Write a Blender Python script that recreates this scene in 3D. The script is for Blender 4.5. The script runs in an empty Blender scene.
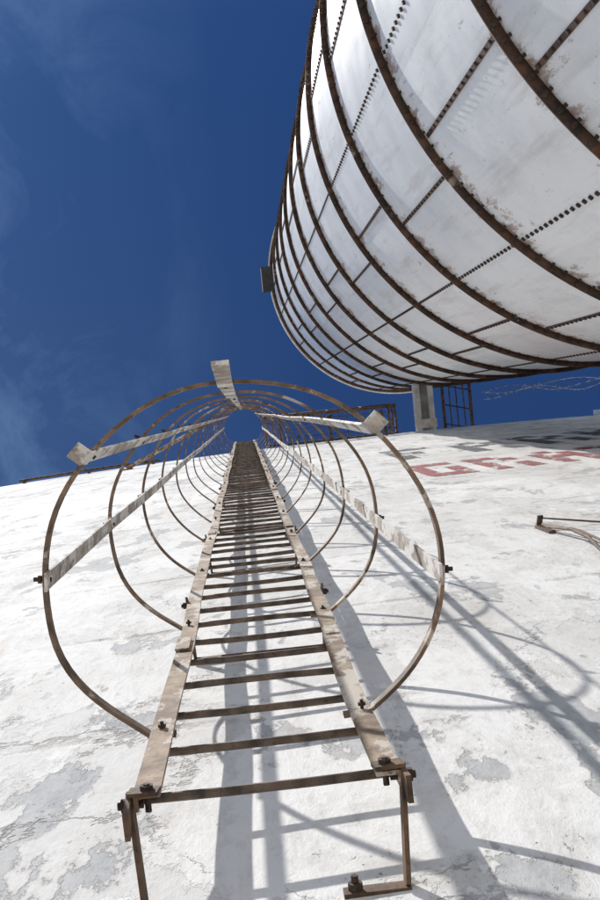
import bpy, bmesh, math, random
from mathutils import Vector, Matrix
random.seed(4)
scene=bpy.context.scene
CZ=1.6  # eye height

# ------------------------------------------------------------------ helpers
def empty(name):
    e=bpy.data.objects.new(name,None); scene.collection.objects.link(e); return e
def finish(bm,name,mat,parent=None,smooth=False):
    me=bpy.data.meshes.new(name); bm.normal_update()
    bmesh.ops.recalc_face_normals(bm,faces=bm.faces)
    bm.to_mesh(me); bm.free()
    if smooth:
        for p in me.polygons: p.use_smooth=True
    o=bpy.data.objects.new(name,me); scene.collection.objects.link(o)
    me.materials.append(mat)
    if parent: o.parent=parent
    return o
def box(bm,c,s,rot=None):
    m=Matrix.Diagonal((s[0],s[1],s[2])).to_4x4()
    if rot is not None: m=rot.to_4x4()@m
    bmesh.ops.create_cube(bm,size=1,matrix=Matrix.Translation(Vector(c))@m)
def cyl(bm,a,b,r,n=8,r2=None):
    a=Vector(a);b=Vector(b);d=b-a
    q=d.to_track_quat('Z','Y').to_matrix().to_4x4()
    bmesh.ops.create_cone(bm,cap_ends=True,segments=n,radius1=r,radius2=r if r2 is None else r2,depth=d.length,
        matrix=Matrix.Translation((a+b)/2)@q)
def sweep(bm,pts,prof_fn):
    rings=[[bm.verts.new(v) for v in prof_fn(i)] for i in range(len(pts))]
    n=len(rings[0])
    for i in range(len(rings)-1):
        for j in range(n):
            bm.faces.new((rings[i][j],rings[i][(j+1)%n],rings[i+1][(j+1)%n],rings[i+1][j]))
    bm.faces.new(rings[0]); bm.faces.new(list(reversed(rings[-1])))
def tube(bm,pts,r,n=8):
    pts=[Vector(p) for p in pts]
    def prof(i):
        d=(pts[min(i+1,len(pts)-1)]-pts[max(i-1,0)]).normalized()
        u=d.cross(Vector((0.13,0.31,0.94))).normalized(); v=d.cross(u)
        return [pts[i]+r*(math.cos(2*math.pi*k/n)*u+math.sin(2*math.pi*k/n)*v) for k in range(n)]
    sweep(bm,pts,prof)
def bar(bm,a,b,w,t,side):
    a=Vector(a);b=Vector(b);d=(b-a).normalized();s=Vector(side);s=(s-s.dot(d)*d).normalized();n=d.cross(s)
    P=[a,b]
    sweep(bm,P,lambda i:[P[i]+s*w/2+n*t/2,P[i]-s*w/2+n*t/2,P[i]-s*w/2-n*t/2,P[i]+s*w/2-n*t/2])
def revolve(bm,c,prof,segs,closed=True):
    rings=[]
    for k in range(segs):
        a=2*math.pi*k/segs
        rings.append([bm.verts.new((c[0]+r*math.cos(a),c[1]+r*math.sin(a),z)) for r,z in prof])
    n=len(prof)
    for k in range(segs):
        A=rings[k];B=rings[(k+1)%segs]
        for j in range(n if closed else n-1):
            bm.faces.new((A[j],B[j],B[(j+1)%n],A[(j+1)%n]))

# ------------------------------------------------------------------ node helper
class NT:
    def __init__(s,name=None,tree=None):
        if tree is None:
            s.m=bpy.data.materials.new(name); s.m.use_nodes=True
            s.t=s.m.node_tree; s.b=s.t.nodes['Principled BSDF']
            s.pos=s.t.nodes.new('ShaderNodeTexCoord').outputs['Object']
        else:
            s.t=tree; s.pos=s.t.nodes.new('ShaderNodeTexCoord').outputs['Generated']
    def link(s,a,b): s.t.links.new(a,b)
    def put(s,v,sock):
        if isinstance(v,bpy.types.NodeSocket): s.link(v,sock)
        else: sock.default_value=v
    def map(s,scale=(1,1,1),loc=(0,0,0),vec=None,rot=(0,0,0)):
        n=s.t.nodes.new('ShaderNodeMapping'); s.link(vec or s.pos,n.inputs[0])
        n.inputs['Scale'].default_value=scale; n.inputs['Location'].default_value=loc; n.inputs['Rotation'].default_value=rot; return n.outputs[0]
    def noise(s,scale,detail=6,rough=.6,vec=None,dist=0,out='Fac'):
        n=s.t.nodes.new('ShaderNodeTexNoise'); s.link(vec or s.pos,n.inputs['Vector'])
        n.inputs['Scale'].default_value=scale;n.inputs['Detail'].default_value=detail
        n.inputs['Roughness'].default_value=rough;n.inputs['Distortion'].default_value=dist
        return n.outputs[out]
    def ramp(s,v,lo,hi,a=0.,b=1.):
        n=s.t.nodes.new('ShaderNodeMapRange'); s.put(v,n.inputs[0])
        n.inputs[1].default_value=lo;n.inputs[2].default_value=hi;n.inputs[3].default_value=a;n.inputs[4].default_value=b
        return n.outputs[0]
    def math(s,op,a,b=0.,c=0.):
        n=s.t.nodes.new('ShaderNodeMath'); n.operation=op
        s.put(a,n.inputs[0]); s.put(b,n.inputs[1])
        if op in('MULTIPLY_ADD',): s.put(c,n.inputs[2])
        return n.outputs[0]
    def mix(s,f,a,b,mode='MIX'):
        n=s.t.nodes.new('ShaderNodeMix'); n.data_type='RGBA'; n.blend_type=mode
        s.put(f,n.inputs[0])
        for v,k in((a,6),(b,7)):
            if isinstance(v,tuple) and len(v)==3: v=v+(1,)
            s.put(v,n.inputs[k])
        return n.outputs[2]
    def bump(s,h,strength=.5,dist=.01,prev=None):
        n=s.t.nodes.new('ShaderNodeBump'); s.link(h,n.inputs['Height'])
        n.inputs['Strength'].default_value=strength;n.inputs['Distance'].default_value=dist
        if prev: s.link(prev,n.inputs['Normal'])
        return n.outputs[0]
    def sep(s,vec=None):
        n=s.t.nodes.new('ShaderNodeSeparateXYZ'); s.link(vec or s.pos,n.inputs[0]); return n.outputs
    def out(s,col,rough=.7,metal=0.,nrm=None):
        s.put(col if not(isinstance(col,tuple) and len(col)==3) else col+(1,),s.b.inputs['Base Color'])
        s.put(rough,s.b.inputs['Roughness']); s.put(metal,s.b.inputs['Metallic'])
        if nrm: s.link(nrm,s.b.inputs['Normal'])
        return s.m

# ------------------------------------------------------------------ materials
def mat_wall():
    n=NT('painted_concrete')
    V=n.map((1,1,.42))
    big=n.noise(.8,4,.6,V)
    dirt=n.noise(2.6,7,.74,V,.4)
    fine=n.noise(24,5,.75,V)
    base=n.mix(n.ramp(big,.36,.66),(.84,.835,.815),(.71,.70,.67))
    base=n.mix(n.ramp(dirt,.47,.66,0,.62),base,(.51,.49,.455))
    base=n.mix(n.ramp(fine,.50,.72,0,.42),base,(.42,.40,.37))
    x,y,z=n.sep()
    nz=n.noise(13,6,.78,V)
    nzc=n.math('SUBTRACT',nz,.5)
    q=n.noise(1.4,4,.6,n.map((1,1,.42),(7,0,2)),.3)
    lay=n.ramp(n.math('MULTIPLY_ADD',nzc,.32,q),.53,.54)
    base=n.mix(n.math('MULTIPLY',lay,.45),base,(.58,.57,.545))
    p1=n.noise(2.9,5,.6,n.map((1,1,.40),(3,1,7)),.3)
    spots=None
    for (sx,sz,rx,rz) in((-.36,2.20,.10,.22),(-.58,2.22,.05,.22),(.41,1.90,.11,.10),(.42,2.42,.09,.14),(.02,2.16,.06,.14),
                         (-.52,2.7,.10,.22),(-.85,3.3,.15,.4),(.70,2.8,.09,.16),(-1.1,4.3,.2,.5)):
        dx=n.math('MULTIPLY',n.math('SUBTRACT',x,sx),1/rx); dz=n.math('MULTIPLY',n.math('SUBTRACT',z,sz+CZ),1/rz)
        d=n.math('SQRT',n.math('ADD',n.math('MULTIPLY',dx,dx),n.math('MULTIPLY',dz,dz)))
        m=n.ramp(d,.2,1.7,.17,0)
        spots=m if spots is None else n.math('MAXIMUM',spots,m)
    p=n.math('ADD',n.math('ADD',p1,spots),n.math('MULTIPLY',nzc,.36))
    mask=n.ramp(p,.605,.616)
    rim=n.math('SUBTRACT',n.ramp(p,.575,.605),mask)
    conc=n.mix(n.ramp(nz,.38,.62),(.29,.31,.335),(.48,.485,.48))
    col=n.mix(n.math('MULTIPLY',mask,.85),base,conc)
    col=n.mix(n.math('MULTIPLY',n.math('MAXIMUM',rim,0.),.30),col,(.38,.34,.29))
    pit=n.noise(62,3,.65,n.map((1,1,.5)))
    pm=n.math('MULTIPLY',n.ramp(pit,.63,.69),n.ramp(dirt,.50,.58))
    col=n.mix(n.math('MULTIPLY',pm,.62),col,(.14,.12,.10))
    wv=n.t.nodes.new('ShaderNodeVectorMath'); wv.operation='MULTIPLY_ADD'
    n.link(n.noise(4.5,5,.7,out='Color'),wv.inputs[0]); wv.inputs[1].default_value=(.5,.0,.5)
    n.link(n.map((1,.01,.7)),wv.inputs[2])
    vo=n.t.nodes.new('ShaderNodeTexVoronoi'); vo.feature='DISTANCE_TO_EDGE'; vo.inputs['Scale'].default_value=1.1
    n.link(wv.outputs[0],vo.inputs['Vector'])
    crk=n.math('MULTIPLY',n.ramp(vo.outputs['Distance'],.007,.002),n.ramp(q,.48,.54))
    col=n.mix(n.math('MULTIPLY',crk,.6),col,(.20,.18,.16))
    w=n.math('SINE',n.math('MULTIPLY_ADD',z,4.2,n.math('MULTIPLY',big,1.2)))
    ln=n.math('MULTIPLY',n.ramp(w,.985,1.),n.ramp(dirt,.45,.58))
    col=n.mix(n.math('MULTIPLY',ln,.5),col,(.34,.31,.27))
    rs=n.noise(6,4,.6,n.map((1,1,.07)))
    col=n.mix(n.math('MULTIPLY',n.ramp(rs,.58,.72),.40),col,(.37,.28,.20))
    b1=n.bump(n.math('ADD',dirt,n.math('MULTIPLY',ln,-.6)),.6,.014)
    b2=n.bump(n.math('ADD',n.math('ADD',n.math('MULTIPLY',mask,-.6),n.math('MULTIPLY',lay,-.3)),n.math('MULTIPLY',fine,.7)),.8,.005,b1)
    return n.out(col,.88,0,n.bump(n.math('MAXIMUM',pm,crk),.7,-.004,b2))
def mat_rust(name,dark=(.075,.045,.030),light=(.26,.16,.10),scale=14,paint=None,pamt=.5):
    n=NT(name)
    a=n.noise(scale,6,.7); c=n.noise(scale*4,4,.7)
    col=n.mix(n.ramp(a,.40,.60),dark,light)
    col=n.mix(n.ramp(c,.5,.70,0,.7),col,(.04,.024,.017))
    if paint:
        pm=n.ramp(n.noise(scale*.55,7,.7,n.map((1,1,.5),(5,2,1))),pamt,pamt+.05)
        col=n.mix(n.math('MULTIPLY',pm,.9),col,paint)
    return n.out(col,.8,.0,n.bump(c,.6,.003))
TC=(4.19,-3.27); TR=3.1; RING0=1.6+6.0; RSP=2.45
def mat_shell():
    n=NT('tank_paint')
    x,y,z=n.sep()
    ang=n.math('ARCTAN2',n.math('SUBTRACT',y,TC[1]),n.math('SUBTRACT',x,TC[0]))
    rowf=n.math('DIVIDE',n.math('SUBTRACT',z,RING0-10*RSP),RSP)
    row=n.math('FLOOR',rowf); fr=n.math('FRACT',rowf)
    pid=n.math('FLOOR',n.math('ADD',n.math('MULTIPLY',ang,12/(2*math.pi)),n.math('MULTIPLY',row,.17)))
    wn=n.t.nodes.new('ShaderNodeTexWhiteNoise'); wn.noise_dimensions='2D'
    cv=n.t.nodes.new('ShaderNodeCombineXYZ'); n.link(row,cv.inputs[0]); n.link(pid,cv.inputs[1]); n.link(cv.outputs[0],wn.inputs['Vector'])
    col=n.mix(wn.outputs['Value'],(.83,.84,.845),(.70,.72,.74))
    blot=n.noise(1.8,7,.75)
    col=n.mix(n.ramp(blot,.44,.64,0,.45),col,(.58,.60,.62))
    streak=n.noise(8,5,.65,n.map((1,1,.09)))
    col=n.mix(n.ramp(streak,.52,.70,0,.50),col,(.48,.44,.39))
    top=n.ramp(fr,.80,1.); bot=n.ramp(fr,.13,0.)
    edge=n.math('MAXIMUM',n.math('MULTIPLY',top,.85),bot)
    rn=n.noise(7,7,.78,n.map((1,1,.30)))
    rm=n.ramp(n.math('MULTIPLY_ADD',edge,.20,rn),.625,.69)
    col=n.mix(n.math('MULTIPLY',rm,.75),col,(.24,.125,.07))
    big=n.noise(.8,7,.8,n.map((1,1,.5),(4,4,1)))
    rp=n.ramp(big,.65,.70)
    col=n.mix(n.math('MULTIPLY',rp,.6),col,(.33,.20,.12))
    spk=n.ramp(n.noise(26,4,.75),.66,.70)
    col=n.mix(n.math('MULTIPLY',spk,.8),col,(.20,.10,.055))
    dents=n.noise(.9,2,.5)
    return n.out(col,.40,0,n.bump(dents,.6,.08))
def mat_simple(name,a,b,scale,rough=.8,bump=.003):
    n=NT(name); f=n.noise(scale,6,.7)
    return n.out(n.mix(n.ramp(f,.35,.65),a,b),rough,0,n.bump(f,.5,bump))
def mat_letters(name,c):
    n=NT(name); f=n.noise(5,7,.80,n.map((1,1,.3)))
    n.link(n.ramp(f,.58,.49,0,.9),n.b.inputs['Alpha'])
    return n.out(n.mix(n.ramp(n.noise(9,4),.4,.6),c,tuple(min(1,v*1.6+.05) for v in c)),.85)
M_wall=mat_wall()
M_rail=mat_rust('weathered_rail',(.17,.105,.062),(.43,.32,.215),15,(.58,.52,.44),.53)
M_rust=mat_rust('rusty_steel',(.05,.03,.02),(.20,.115,.065))
M_rung=mat_rust('rung_steel',(.055,.040,.032),(.20,.145,.105),20)
M_hoop=mat_rust('hoop_steel',(.09,.06,.04),(.28,.185,.12),18,(.52,.46,.38),.56)
M_strap=mat_rust('strap_paint',(.24,.185,.14),(.52,.47,.41),16,(.74,.71,.66),.49)
M_shell=mat_shell()
M_flange=mat_rust('flange_rust',(.028,.017,.012),(.13,.065,.038),5,(.34,.28,.22),.60)
M_bolt=mat_rust('bolt_rust',(.022,.014,.010),(.07,.04,.026),30)
M_dark=mat_simple('dark_paint',(.02,.02,.022),(.05,.045,.04),9)
M_white=mat_simple('white_beam_paint',(.78,.77,.74),(.46,.41,.35),4)

# ------------------------------------------------------------------ ground
g=bmesh.new()
bmesh.ops.create_grid(g,x_segments=20,y_segments=20,size=1500)
finish(g,'ground',mat_simple('pale_gravel',(.33,.31,.28),(.44,.42,.39),3,.95,.02))

# ------------------------------------------------------------------ concrete silo building
def wy(x): return .745+(x-4.0)**2/290
HT=24.5; WT=CZ+HT
silo=empty('concrete_grain_elevator')
b=bmesh.new(); XS=[-10+i*.25 for i in range(105)]
rows=[0,1,3,6,10,15,20,24,WT]
rag=[0 if abs(x)<1.5 else random.choice((0,0,0,random.uniform(-.14,.10))) for x in XS]
vf=[[b.verts.new((x,wy(x),z+(rag[i] if z==WT else 0))) for z in rows] for i,x in enumerate(XS)]
for i in range(len(XS)-1):
    for j in range(len(rows)-1):
        b.faces.new((vf[i][j],vf[i+1][j],vf[i+1][j+1],vf[i][j+1]))
D=9
bl=[b.verts.new((XS[0],D,0)),b.verts.new((XS[0],D,WT))]; br=[b.verts.new((XS[-1],D,0)),b.verts.new((XS[-1],D,WT))]
b.faces.new([v for v in vf[0]]+[bl[1],bl[0]]); b.faces.new([v for v in vf[-1]]+[br[1],br[0]])
b.faces.new((bl[0],bl[1],br[1],br[0])); 
b.faces.new([c[-1] for c in vf]+[br[1],bl[1]])
finish(b,'wall',M_wall,silo)
b=bmesh.new()
box(b,(10.45,1.28,WT+.26),(6.2,1.2,.5)); finish(b,'parapet_block',M_wall,silo)
F={'F':["111","100","110","100","100"],'E':["111","100","110","100","111"],'D':["110","101","101","101","110"],
   'G':["111","100","101","101","111"],'R':["110","101","110","101","101"],'A':["010","101","111","101","101"],
   'I':["111","010","010","010","111"],'N':["101","111","111","111","101"],'S':["111","100","111","001","111"],' ':["000"]*5,
   'L':["100","100","100","100","111"],'M':["101","111","111","101","101"]}
def letters(txt,x0,ztop,cw,ch,mat,name):
    bb=bmesh.new(); x=x0
    for chh in txt:
        for r,row in enumerate(F[chh]):
            for c,v in enumerate(row):
                if v=='1':
                    xa=x+c*cw; xb=xa+cw; za=ztop-r*ch; zb=za-ch
                    q=[(xa,za),(xb,za),(xb,zb),(xa,zb)]
                    bb.faces.new([bb.verts.new((px,wy(px)-.004,pz)) for px,pz in q])
        x+=cw*4
    bmesh.ops.remove_doubles(bb,verts=bb.verts,dist=.0005)
    finish(bb,name,mat,silo)
letters("GRAIN FEEDS",1.66,CZ+12.9,.155,.40,mat_letters('faded_red_paint',(.24,.035,.03)),'red_lettering')
letters("FARMERS",1.85,CZ+17.0,.22,.55,mat_letters('faded_black_paint',(.045,.05,.065)),'dark_lettering')

# ------------------------------------------------------------------ caged ladder
lad=empty('caged_ladder')
XL,XR=-.250,.205; YF=.625
zb,zt=CZ+2.0,CZ+26.0
b=bmesh.new()
up=Vector((0,0,1))
def jog(z,k): return .004*math.sin(z*1.7+k)+.003*math.sin(z*4.1+k*2)
for xo,s,k in((XL,1,0),(XR,-1,3)):
    zz=[zb+(zt-zb)*i/90 for i in range(91)]
    P=[Vector((xo+jog(z,k),YF+jog(z,k+5),z)) for z in zz]
    t=.008
    sweep(b,P,lambda i:[P[i]+Vector(v) for v in((0,0,0),(s*.046,0,0),(s*.046,t,0),(s*t,t,0),(s*t,.030,0),(0,.030,0))])
    for z in [CZ+3.3+3.05*i for i in range(8)]:
        box(b,(xo+s*.023,YF-.006,z),(.038,.006,.16))
finish(b,'side_rails',M_rail,lad)
b=bmesh.new()
z=CZ+2.06; RUNG=.277
while z<zt:
    sg=random.uniform(-.005,.005); yy=YF+.022
    tube(b,[(XL+.004,yy,z+random.uniform(-.005,.005)),(-.1,yy+sg,z+sg-.003),(.05,yy+sg,z+sg-.003),(XR-.004,yy,z+random.uniform(-.005,.005))],.0085,8)
    z+=RUNG
finish(b,'rungs',M_rung,lad,True)
HC=(-.030,.34); HR=.405
hz=[CZ+2.44+1.2*i for i in range(20)]
b=bmesh.new(); bb=bmesh.new()
STR=[186,225,270,314,363]
for hi,z in enumerate(hz):
    N=72; A0,A1=126.6,413.0
    tx,ty=random.uniform(-.03,.03),random.uniform(-.03,.03); ex=random.uniform(-.010,.010)
    if hi==0: tx=ty=ex=0
    pts=[];nrm=[]
    for i in range(N+1):
        a=A0+(A1-A0)*i/N; dv=abs(a-270); k=max(0,min(1,(dv-100)/43)); k=k*k*(3-2*k)
        R=HR+ex*math.sin(math.radians(a*2))-.033*k+.002*math.sin(a*.13+hi)
        c,s=math.cos(math.radians(a)),math.sin(math.radians(a))
        pts.append(Vector((HC[0]+R*c,HC[1]+R*s,z+tx*c*R+ty*s*R))); nrm.append(Vector((c,s,0)))
    pts=[pts[0]+Vector((.05,.002,0))]+pts+[pts[-1]+Vector((-.05,.002,0))]; nrm=[Vector((0,1,0))]+nrm+[Vector((0,1,0))]
    T=.008; H=.032
    sweep(b,pts,lambda i:[pts[i]+nrm[i]*T/2+up*H/2,pts[i]-nrm[i]*T/2+up*H/2,pts[i]-nrm[i]*T/2-up*H/2,pts[i]+nrm[i]*T/2-up*H/2])
    for a in STR:
        c,s=math.cos(math.radians(a)),math.sin(math.radians(a)); d=Vector((c,s,0)); q=Vector((HC[0],HC[1],z))+d*HR
        cyl(bb,q-d*.014,q+d*.022,.005,6); cyl(bb,q+d*.006,q+d*.013,.009,6)
    for xo in(XL+.022,XR-.022):
        cyl(bb,(xo,YF-.014,z),(xo,YF+.03,z),.004,6); cyl(bb,(xo,YF-.008,z),(xo,YF-.002,z),.009,6)
finish(b,'hoops',M_hoop,lad)
b=bmesh.new()
for k,a in enumerate(STR):
    c,s=math.cos(math.radians(a)),math.sin(math.radians(a)); d=Vector((c,s,0)); tg=Vector((-s,c,0)); r=HR-.010
    low=CZ+2.39
    zz=[(CZ+1.98,r+.03),(CZ+2.30,r+.006)] if k==2 else ([(CZ+2.33,r+.004)] if k in(1,3) else [])
    zz+=[(low,r)]+[(CZ+2.44+1.2*i,r+random.uniform(-.005,.005)) for i in range(20)]
    P=[Vector((HC[0],HC[1],0))+d*rr+up*z2+tg*(random.uniform(-.003,.003) if z2>CZ+3 else 0) for z2,rr in zz]
    w=.036 if k in(0,4) else .030; t=.006
    sweep(b,P,lambda i:[P[i]+tg*w/2+d*t/2,P[i]-tg*w/2+d*t/2,P[i]-tg*w/2-d*t/2,P[i]+tg*w/2-d*t/2])
    if k in(1,3):
        bar(b,P[0]+up*.002-d*.001,P[0]+d*.026-up*.02,w+.006,.005,tg)
finish(b,'cage_straps',M_strap,lad)
b=bmesh.new()
for i,z in enumerate([CZ+2.02]+[CZ+4.12+2.1*j for j in range(10)]):
    Y=wy(0)-.006; lift=-.10 if i==0 else -.20
    for xo,s in((XL-.005,1),(XR+.005,-1)):
        bar(b,(xo,YF+.0,z),(xo+s*.02,Y,z+lift),.034,.008,(0,0,1))
        cyl(bb,(xo-.022,YF+.018,z),(xo+.022,YF+.018,z),.007,6)
        cyl(bb,(xo-s*.004,YF+.018,z),(xo-s*.016,YF+.018,z),.012,6)
    if i==0:
        bar(b,(XR-.12,Y,z+lift),(XR-.01,Y,z+lift),.030,.008,(0,0,1)); bar(b,(XL+.01,Y,z+lift),(XL+.07,Y,z+lift),.034,.008,(0,0,1))
        cyl(bb,(XR-.10,Y-.016,z+lift),(XR-.10,Y+.01,z+lift),.012,8); cyl(bb,(XR-.10,Y-.028,z+lift),(XR-.10,Y-.016,z+lift),.006,8)
    else:
        bar(b,(XL+.01,Y,z+lift),(XR-.01,Y,z+lift),.045,.010,(0,0,1))
for xo,s in((XL,1),(XR,-1)):
    box(b,(xo+s*.020,YF-.005,zb+.012),(.052,.007,.035),Matrix.Rotation(.12*s,3,'Y'))
    box(b,(xo-s*.006,YF+.024,zb-.015),(.009,.045,.09),Matrix.Rotation(.14*s,3,'X'))
    cyl(bb,(xo+s*.025,YF-.018,zb+.014),(xo+s*.025,YF+.03,zb+.014),.006,6)
    cyl(bb,(xo+s*.025,YF-.016,zb+.014),(xo+s*.025,YF-.008,zb+.014),.012,6)
finish(b,'wall_brackets',M_rust,lad); finish(bb,'bolts',M_bolt,lad)

# ------------------------------------------------------------------ landing platform at the ladder head
plat=empty('access_platform'); b=bmesh.new()
x0,x1,y0,y1,zp=.42,3.1,.18,wy(2)-.02,CZ+HT
for a,c in(((x0,y0),(x1,y0)),((x1,y0),(x1,y1)),((x0,y1),(x1,y1)),((x0,y0),(x0,y1))):
    bar(b,(a[0],a[1],zp),(c[0],c[1],zp),.10,.04,(0,0,1))
finish(b,'frame',M_rust,plat); b=bmesh.new()
x=x0+.15
while x<x1: box(b,(x,(y0+y1)/2,zp+.03),(.018,y1-y0,.03)); x+=.17
y=y0+.1
while y<y1: box(b,((x0+x1)/2,y,zp+.058),(x1-x0,.012,.02)); y+=.17
finish(b,'grating',M_rust,plat); b=bmesh.new()
for x in(x0,1.1,1.75,2.45,x1): cyl(b,(x,y0-.03,zp-.1),(x,y0-.03,zp+1.1),.024,8)
for zz in(.55,1.1):
    cyl(b,(x0,y0-.03,zp+zz),(x1,y0-.03,zp+zz),.022,8); cyl(b,(x1,y0-.03,zp+zz),(x1,y1,zp+zz),.022,8)
finish(b,'guard_rail',M_rust,plat,True); b=bmesh.new()
for x in(x0+.3,1.7,x1-.3): bar(b,(x,y0+.05,zp-.05),(x,y1,zp-.75),.06,.02,(1,0,0))
finish(b,'knee_braces',M_rust,plat)
br_=empty('cage_brace'); b=bmesh.new()
tube(b,[(-2.30,wy(-2.3)-.03,CZ+23.0),(-.60,.10,CZ+24.6)],.040,8); finish(b,'brace_tube',M_rail,br_,True)
b=bmesh.new(); box(b,(-2.30,wy(-2.3)-.012,CZ+23.0),(.2,.02,.2)); finish(b,'wall_plate',M_rust,br_)
pp=empty('parapet_pipe'); b=bmesh.new()
tube(b,[(-4.6,wy(-4.6)-.06,WT-.22),(-3.3,wy(-3.3)-.07,WT-.20),(-1.75,wy(-1.75)-.06,WT-.24)],.025,8); finish(b,'pipe',M_rust,pp,True)
b=bmesh.new()
for x in(-4.5,-3.2,-1.9): box(b,(x,wy(x)-.035,WT-.22),(.05,.07,.10))
finish(b,'clips',M_rust,pp)

# ------------------------------------------------------------------ bolted steel tank
tank=empty('bolted_steel_tank')
ZT=RING0+10*RSP
b=bmesh.new(); revolve(b,TC,[(TR,0.0),(TR,ZT)],240,False); finish(b,'shell',M_shell,tank,True)
ca=math.atan2(-TC[1],-TC[0])
rings=[RING0+RSP*i for i in range(-3,11)]
b=bmesh.new(); bo=bmesh.new()
def addbolt(bm,p,d,r,l):
    d=Vector(d); u=d.cross(Vector((.2,.3,.93)) if abs(d.z)<.9 else Vector((1,0,0))).normalized(); v=d.cross(u)
    A=[bm.verts.new(Vector(p)+r*(math.cos(k*math.pi/3)*u+math.sin(k*math.pi/3)*v)) for k in range(6)]
    B=[bm.verts.new(w_.co+d*l) for w_ in A]
    for k in range(6): bm.faces.new((A[k],A[(k+1)%6],B[(k+1)%6],B[k]))
    bm.faces.new(B)
for z in rings:
    revolve(b,TC,[(TR-.01,z-.026),(TR+.060,z-.026),(TR+.060,z-.004),(TR-.01,z-.004)],240)
    revolve(b,TC,[(TR-.01,z+.002),(TR+.050,z+.002),(TR+.050,z+.020),(TR-.01,z+.020)],240)
    n=180
    for k in range(n):
        a=2*math.pi*(k+random.uniform(-.08,.08))/n; c,s=math.cos(a),math.sin(a)
        addbolt(bo,(TC[0]+(TR+.036)*c,TC[1]+(TR+.036)*s,z-.026),(0,0,-1),.017,.034)
        addbolt(bo,(TC[0]+TR*c,TC[1]+TR*s,z-.07),(c,s,0),.012,.014)
finish(b,'ring_flanges',M_flange,tank,True)
bs=bmesh.new()
for r in range(len(rings)-1):
    za,zb2=rings[r]+.03,rings[r+1]-.09
    off=-(9.3 if r%2==1 else 4.2)
    for k in range(12):
        a=ca-math.radians(8.8+30*k)
        c,s=math.cos(a),math.sin(a); z=za+.04
        while z<zb2:
            addbolt(bo,(TC[0]+(TR+.0)*c,TC[1]+(TR+.0)*s,z),(c,s,0),.016,.016); z+=.125
        a=ca-math.radians(off+30*k); c,s=math.cos(a),math.sin(a)
        p=Vector((TC[0]+TR*c,TC[1]+TR*s,0)); tg=(-s,c,0)
        bar(bs,p+up*(za)+Vector((c,s,0))*.003,p+up*zb2+Vector((c,s,0))*.003,.030,.014,tg)
        z=za+.05
        while z<zb2:
            addbolt(bo,p+Vector((c,s,0))*.008+up*z,(c,s,0),.013,.014); z+=.13
finish(bs,'vertical_seams',M_flange,tank); finish(bo,'bolts',M_bolt,tank)
b=bmesh.new()
revolve(b,TC,[(TR+.06,ZT+.03),(TR+.10,ZT+.03),(TR+.10,ZT+.17),(TR+.06,ZT+.17)],200)
finish(b,'top_rim',M_white,tank,True)
b=bmesh.new(); revolve(b,TC,[(TR+.07,ZT+.10),(1.6,ZT+.75),(.3,ZT+1.2),(.001,ZT+1.2)],120,False); finish(b,'roof_cone',M_white,tank,True)
b=bmesh.new(); box(b,(TC[0]-TR-.14,TC[1]-.0,ZT-.05),(.30,.60,.45)); box(b,(TC[0]-TR-.0,TC[1]-.0,ZT-.05),(.10,.12,.2))
finish(b,'rim_box',M_dark,tank)

# ------------------------------------------------------------------ walkway between the silo and the tank
wk=empty('connecting_walkway'); b=bmesh.new(); ZK=WT+.25
for x in(3.60,3.88): box(b,(x,.36,ZK),(.11,1.30,.30))
box(b,(3.74,.36,ZK+.12),(.18,1.30,.03)); box(b,(3.74,.60,ZK-.17),(.44,.18,.04))
finish(b,'box_beam',M_white,wk)
b=bmesh.new()
for x in(4.15,4.72): bar(b,(x,-.28,ZK),(x,1.0,ZK),.10,.05,(0,0,1))
for x in(4.29,4.43,4.58): bar(b,(x,-.28,ZK),(x,1.0,ZK),.04,.02,(0,0,1))
for i in range(3): cyl(b,(4.15,-.15+i*.4,ZK+.05),(4.72,-.0+i*.4,ZK+.05),.014,6)
finish(b,'lattice',M_rust,wk)
bw=empty('barbed_wire'); b=bmesh.new()
for s in range(3):
    pts=[]; ph=random.uniform(0,6)
    for i in range(90):
        t=i/89; x=5.0+3.8*t
        pts.append((x,.04+.05*s+.10*math.sin(t*(9+2*s)+ph)*(1-.5*t),WT+.3+.3*math.sin(t*9+ph)-.15*s))
    tube(b,pts,.0065,5)
    for i in range(3,88,5):
        p=Vector(pts[i]); d=Vector((random.uniform(-1,1),random.uniform(-1,1),random.uniform(-1,1))).normalized()*.05
        cyl(b,p-d,p+d,.005,4)
finish(b,'strands',M_strap,bw)

# ------------------------------------------------------------------ broken cable bracket on the wall
cb=empty('cable_bracket'); b=bmesh.new(); zc=CZ+6.15; bx=1.50; Y=wy(bx)
box(b,(bx,Y-.008,zc),(.035,.012,.30)); bar(b,(bx,Y-.02,zc+.12),(bx,Y-.07,zc+.08),.03,.010,(1,0,0))
finish(b,'plate',M_rust,cb)
b=bmesh.new()
tube(b,[(bx,Y-.03,zc-.1),(bx+.02,Y-.05,zc-.45),(bx,Y-.05,zc-.8),(bx-.06,Y-.03,zc-1.25),(bx-.08,Y-.02,zc-2.0)],.009,8)
tube(b,[(bx,Y-.03,zc+.05),(bx+.06,Y-.04,zc-.45),(bx+.03,Y-.04,zc-1.),(bx-.04,Y-.02,zc-2.0)],.006,8)
tube(b,[(bx,Y-.06,zc+.08),(bx+.09,Y-.05,zc-.0),(bx+.28,Y-.04,zc-.3),(bx+.6,Y-.03,zc-.28)],.005,8)
finish(b,'cables',M_rust,cb,True)

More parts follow.
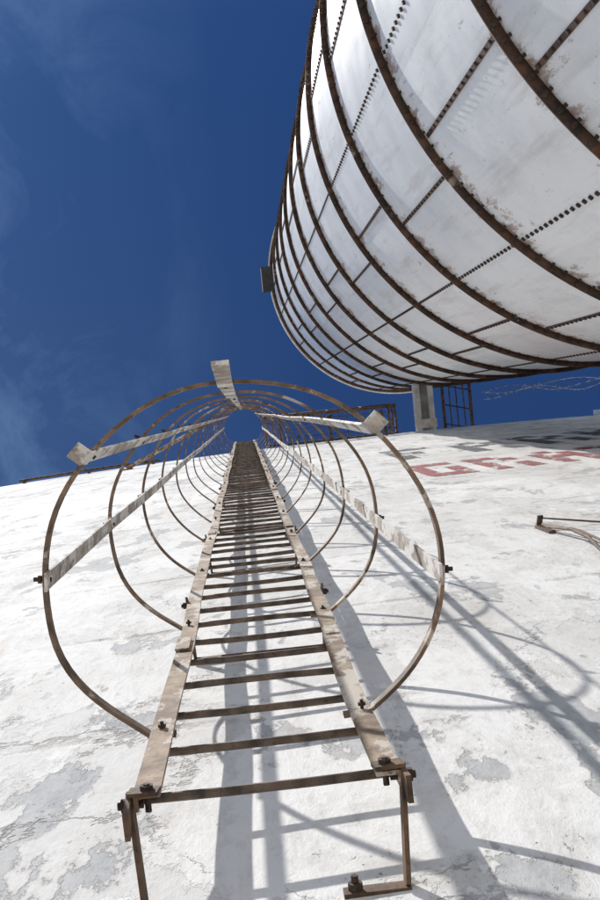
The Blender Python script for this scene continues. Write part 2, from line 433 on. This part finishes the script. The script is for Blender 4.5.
# ------------------------------------------------------------------ camera
f=1200.
zc_=Vector((-57,38,-f)).normalized(); xc_=Vector((1,.1,0)); xc_.z=-(xc_.x*zc_.x+xc_.y*zc_.y)/zc_.z; xc_.normalize(); yc_=zc_.cross(xc_)
R=Matrix((xc_,yc_,zc_))
cam=bpy.data.cameras.new('camera'); co=bpy.data.objects.new('camera',cam); scene.collection.objects.link(co)
co.matrix_world=Matrix.Translation((0,0,CZ))@R.to_4x4()
cam.sensor_fit='VERTICAL'; cam.sensor_height=36; cam.lens=36*f/900; cam.clip_start=.05; cam.clip_end=5000
scene.camera=co

# ------------------------------------------------------------------ light
EL=math.radians(61); hx,hy=-.8,-1.0; l=math.hypot(hx,hy)
ts=Vector((hx/l*math.cos(EL),hy/l*math.cos(EL),math.sin(EL)))
sun=bpy.data.lights.new('sun','SUN'); sun.energy=5.0; sun.angle=math.radians(.5); sun.color=(1,.965,.92)
so=bpy.data.objects.new('sun',sun); scene.collection.objects.link(so); so.rotation_euler=ts.to_track_quat('Z','Y').to_euler(); so.location=(-10,-16,40)
w=bpy.data.worlds.new('World'); scene.world=w; w.use_nodes=True
n=NT(tree=w.node_tree); nt=n.t
bg=nt.nodes['Background']; sk=nt.nodes.new('ShaderNodeTexSky'); sk.sky_type='NISHITA'; sk.sun_disc=False
sk.sun_elevation=EL; sk.sun_rotation=math.atan2(hx,hy); sk.ozone_density=3; sk.dust_density=.3
x,y,z=n.sep()
tint=n.mix(n.ramp(z,.80,.95),(.42,.54,.68),(.11,.23,.42))
col=n.mix(1.,sk.outputs[0],tint,'MULTIPLY')
c1=n.noise(6,8,.66,n.map((1.5,1.0,1),(1,2,0),rot=(0,0,.6)),.7)
fade=n.ramp(x,.0,-.22)
cl=n.math('MULTIPLY',n.ramp(c1,.46,.80,0,.34),fade)
haze=n.math('MULTIPLY',n.ramp(x,.06,-.26,.03,.15),n.ramp(y,-.25,.08))
cl=n.math('ADD',cl,haze)
col=n.mix(cl,col,(2.4,3.9,6.4))
nt.links.new(col,bg.inputs[0]); bg.inputs[1].default_value=.12
scene.view_settings.view_transform='Standard'; scene.view_settings.look='None'; scene.view_settings.exposure=0
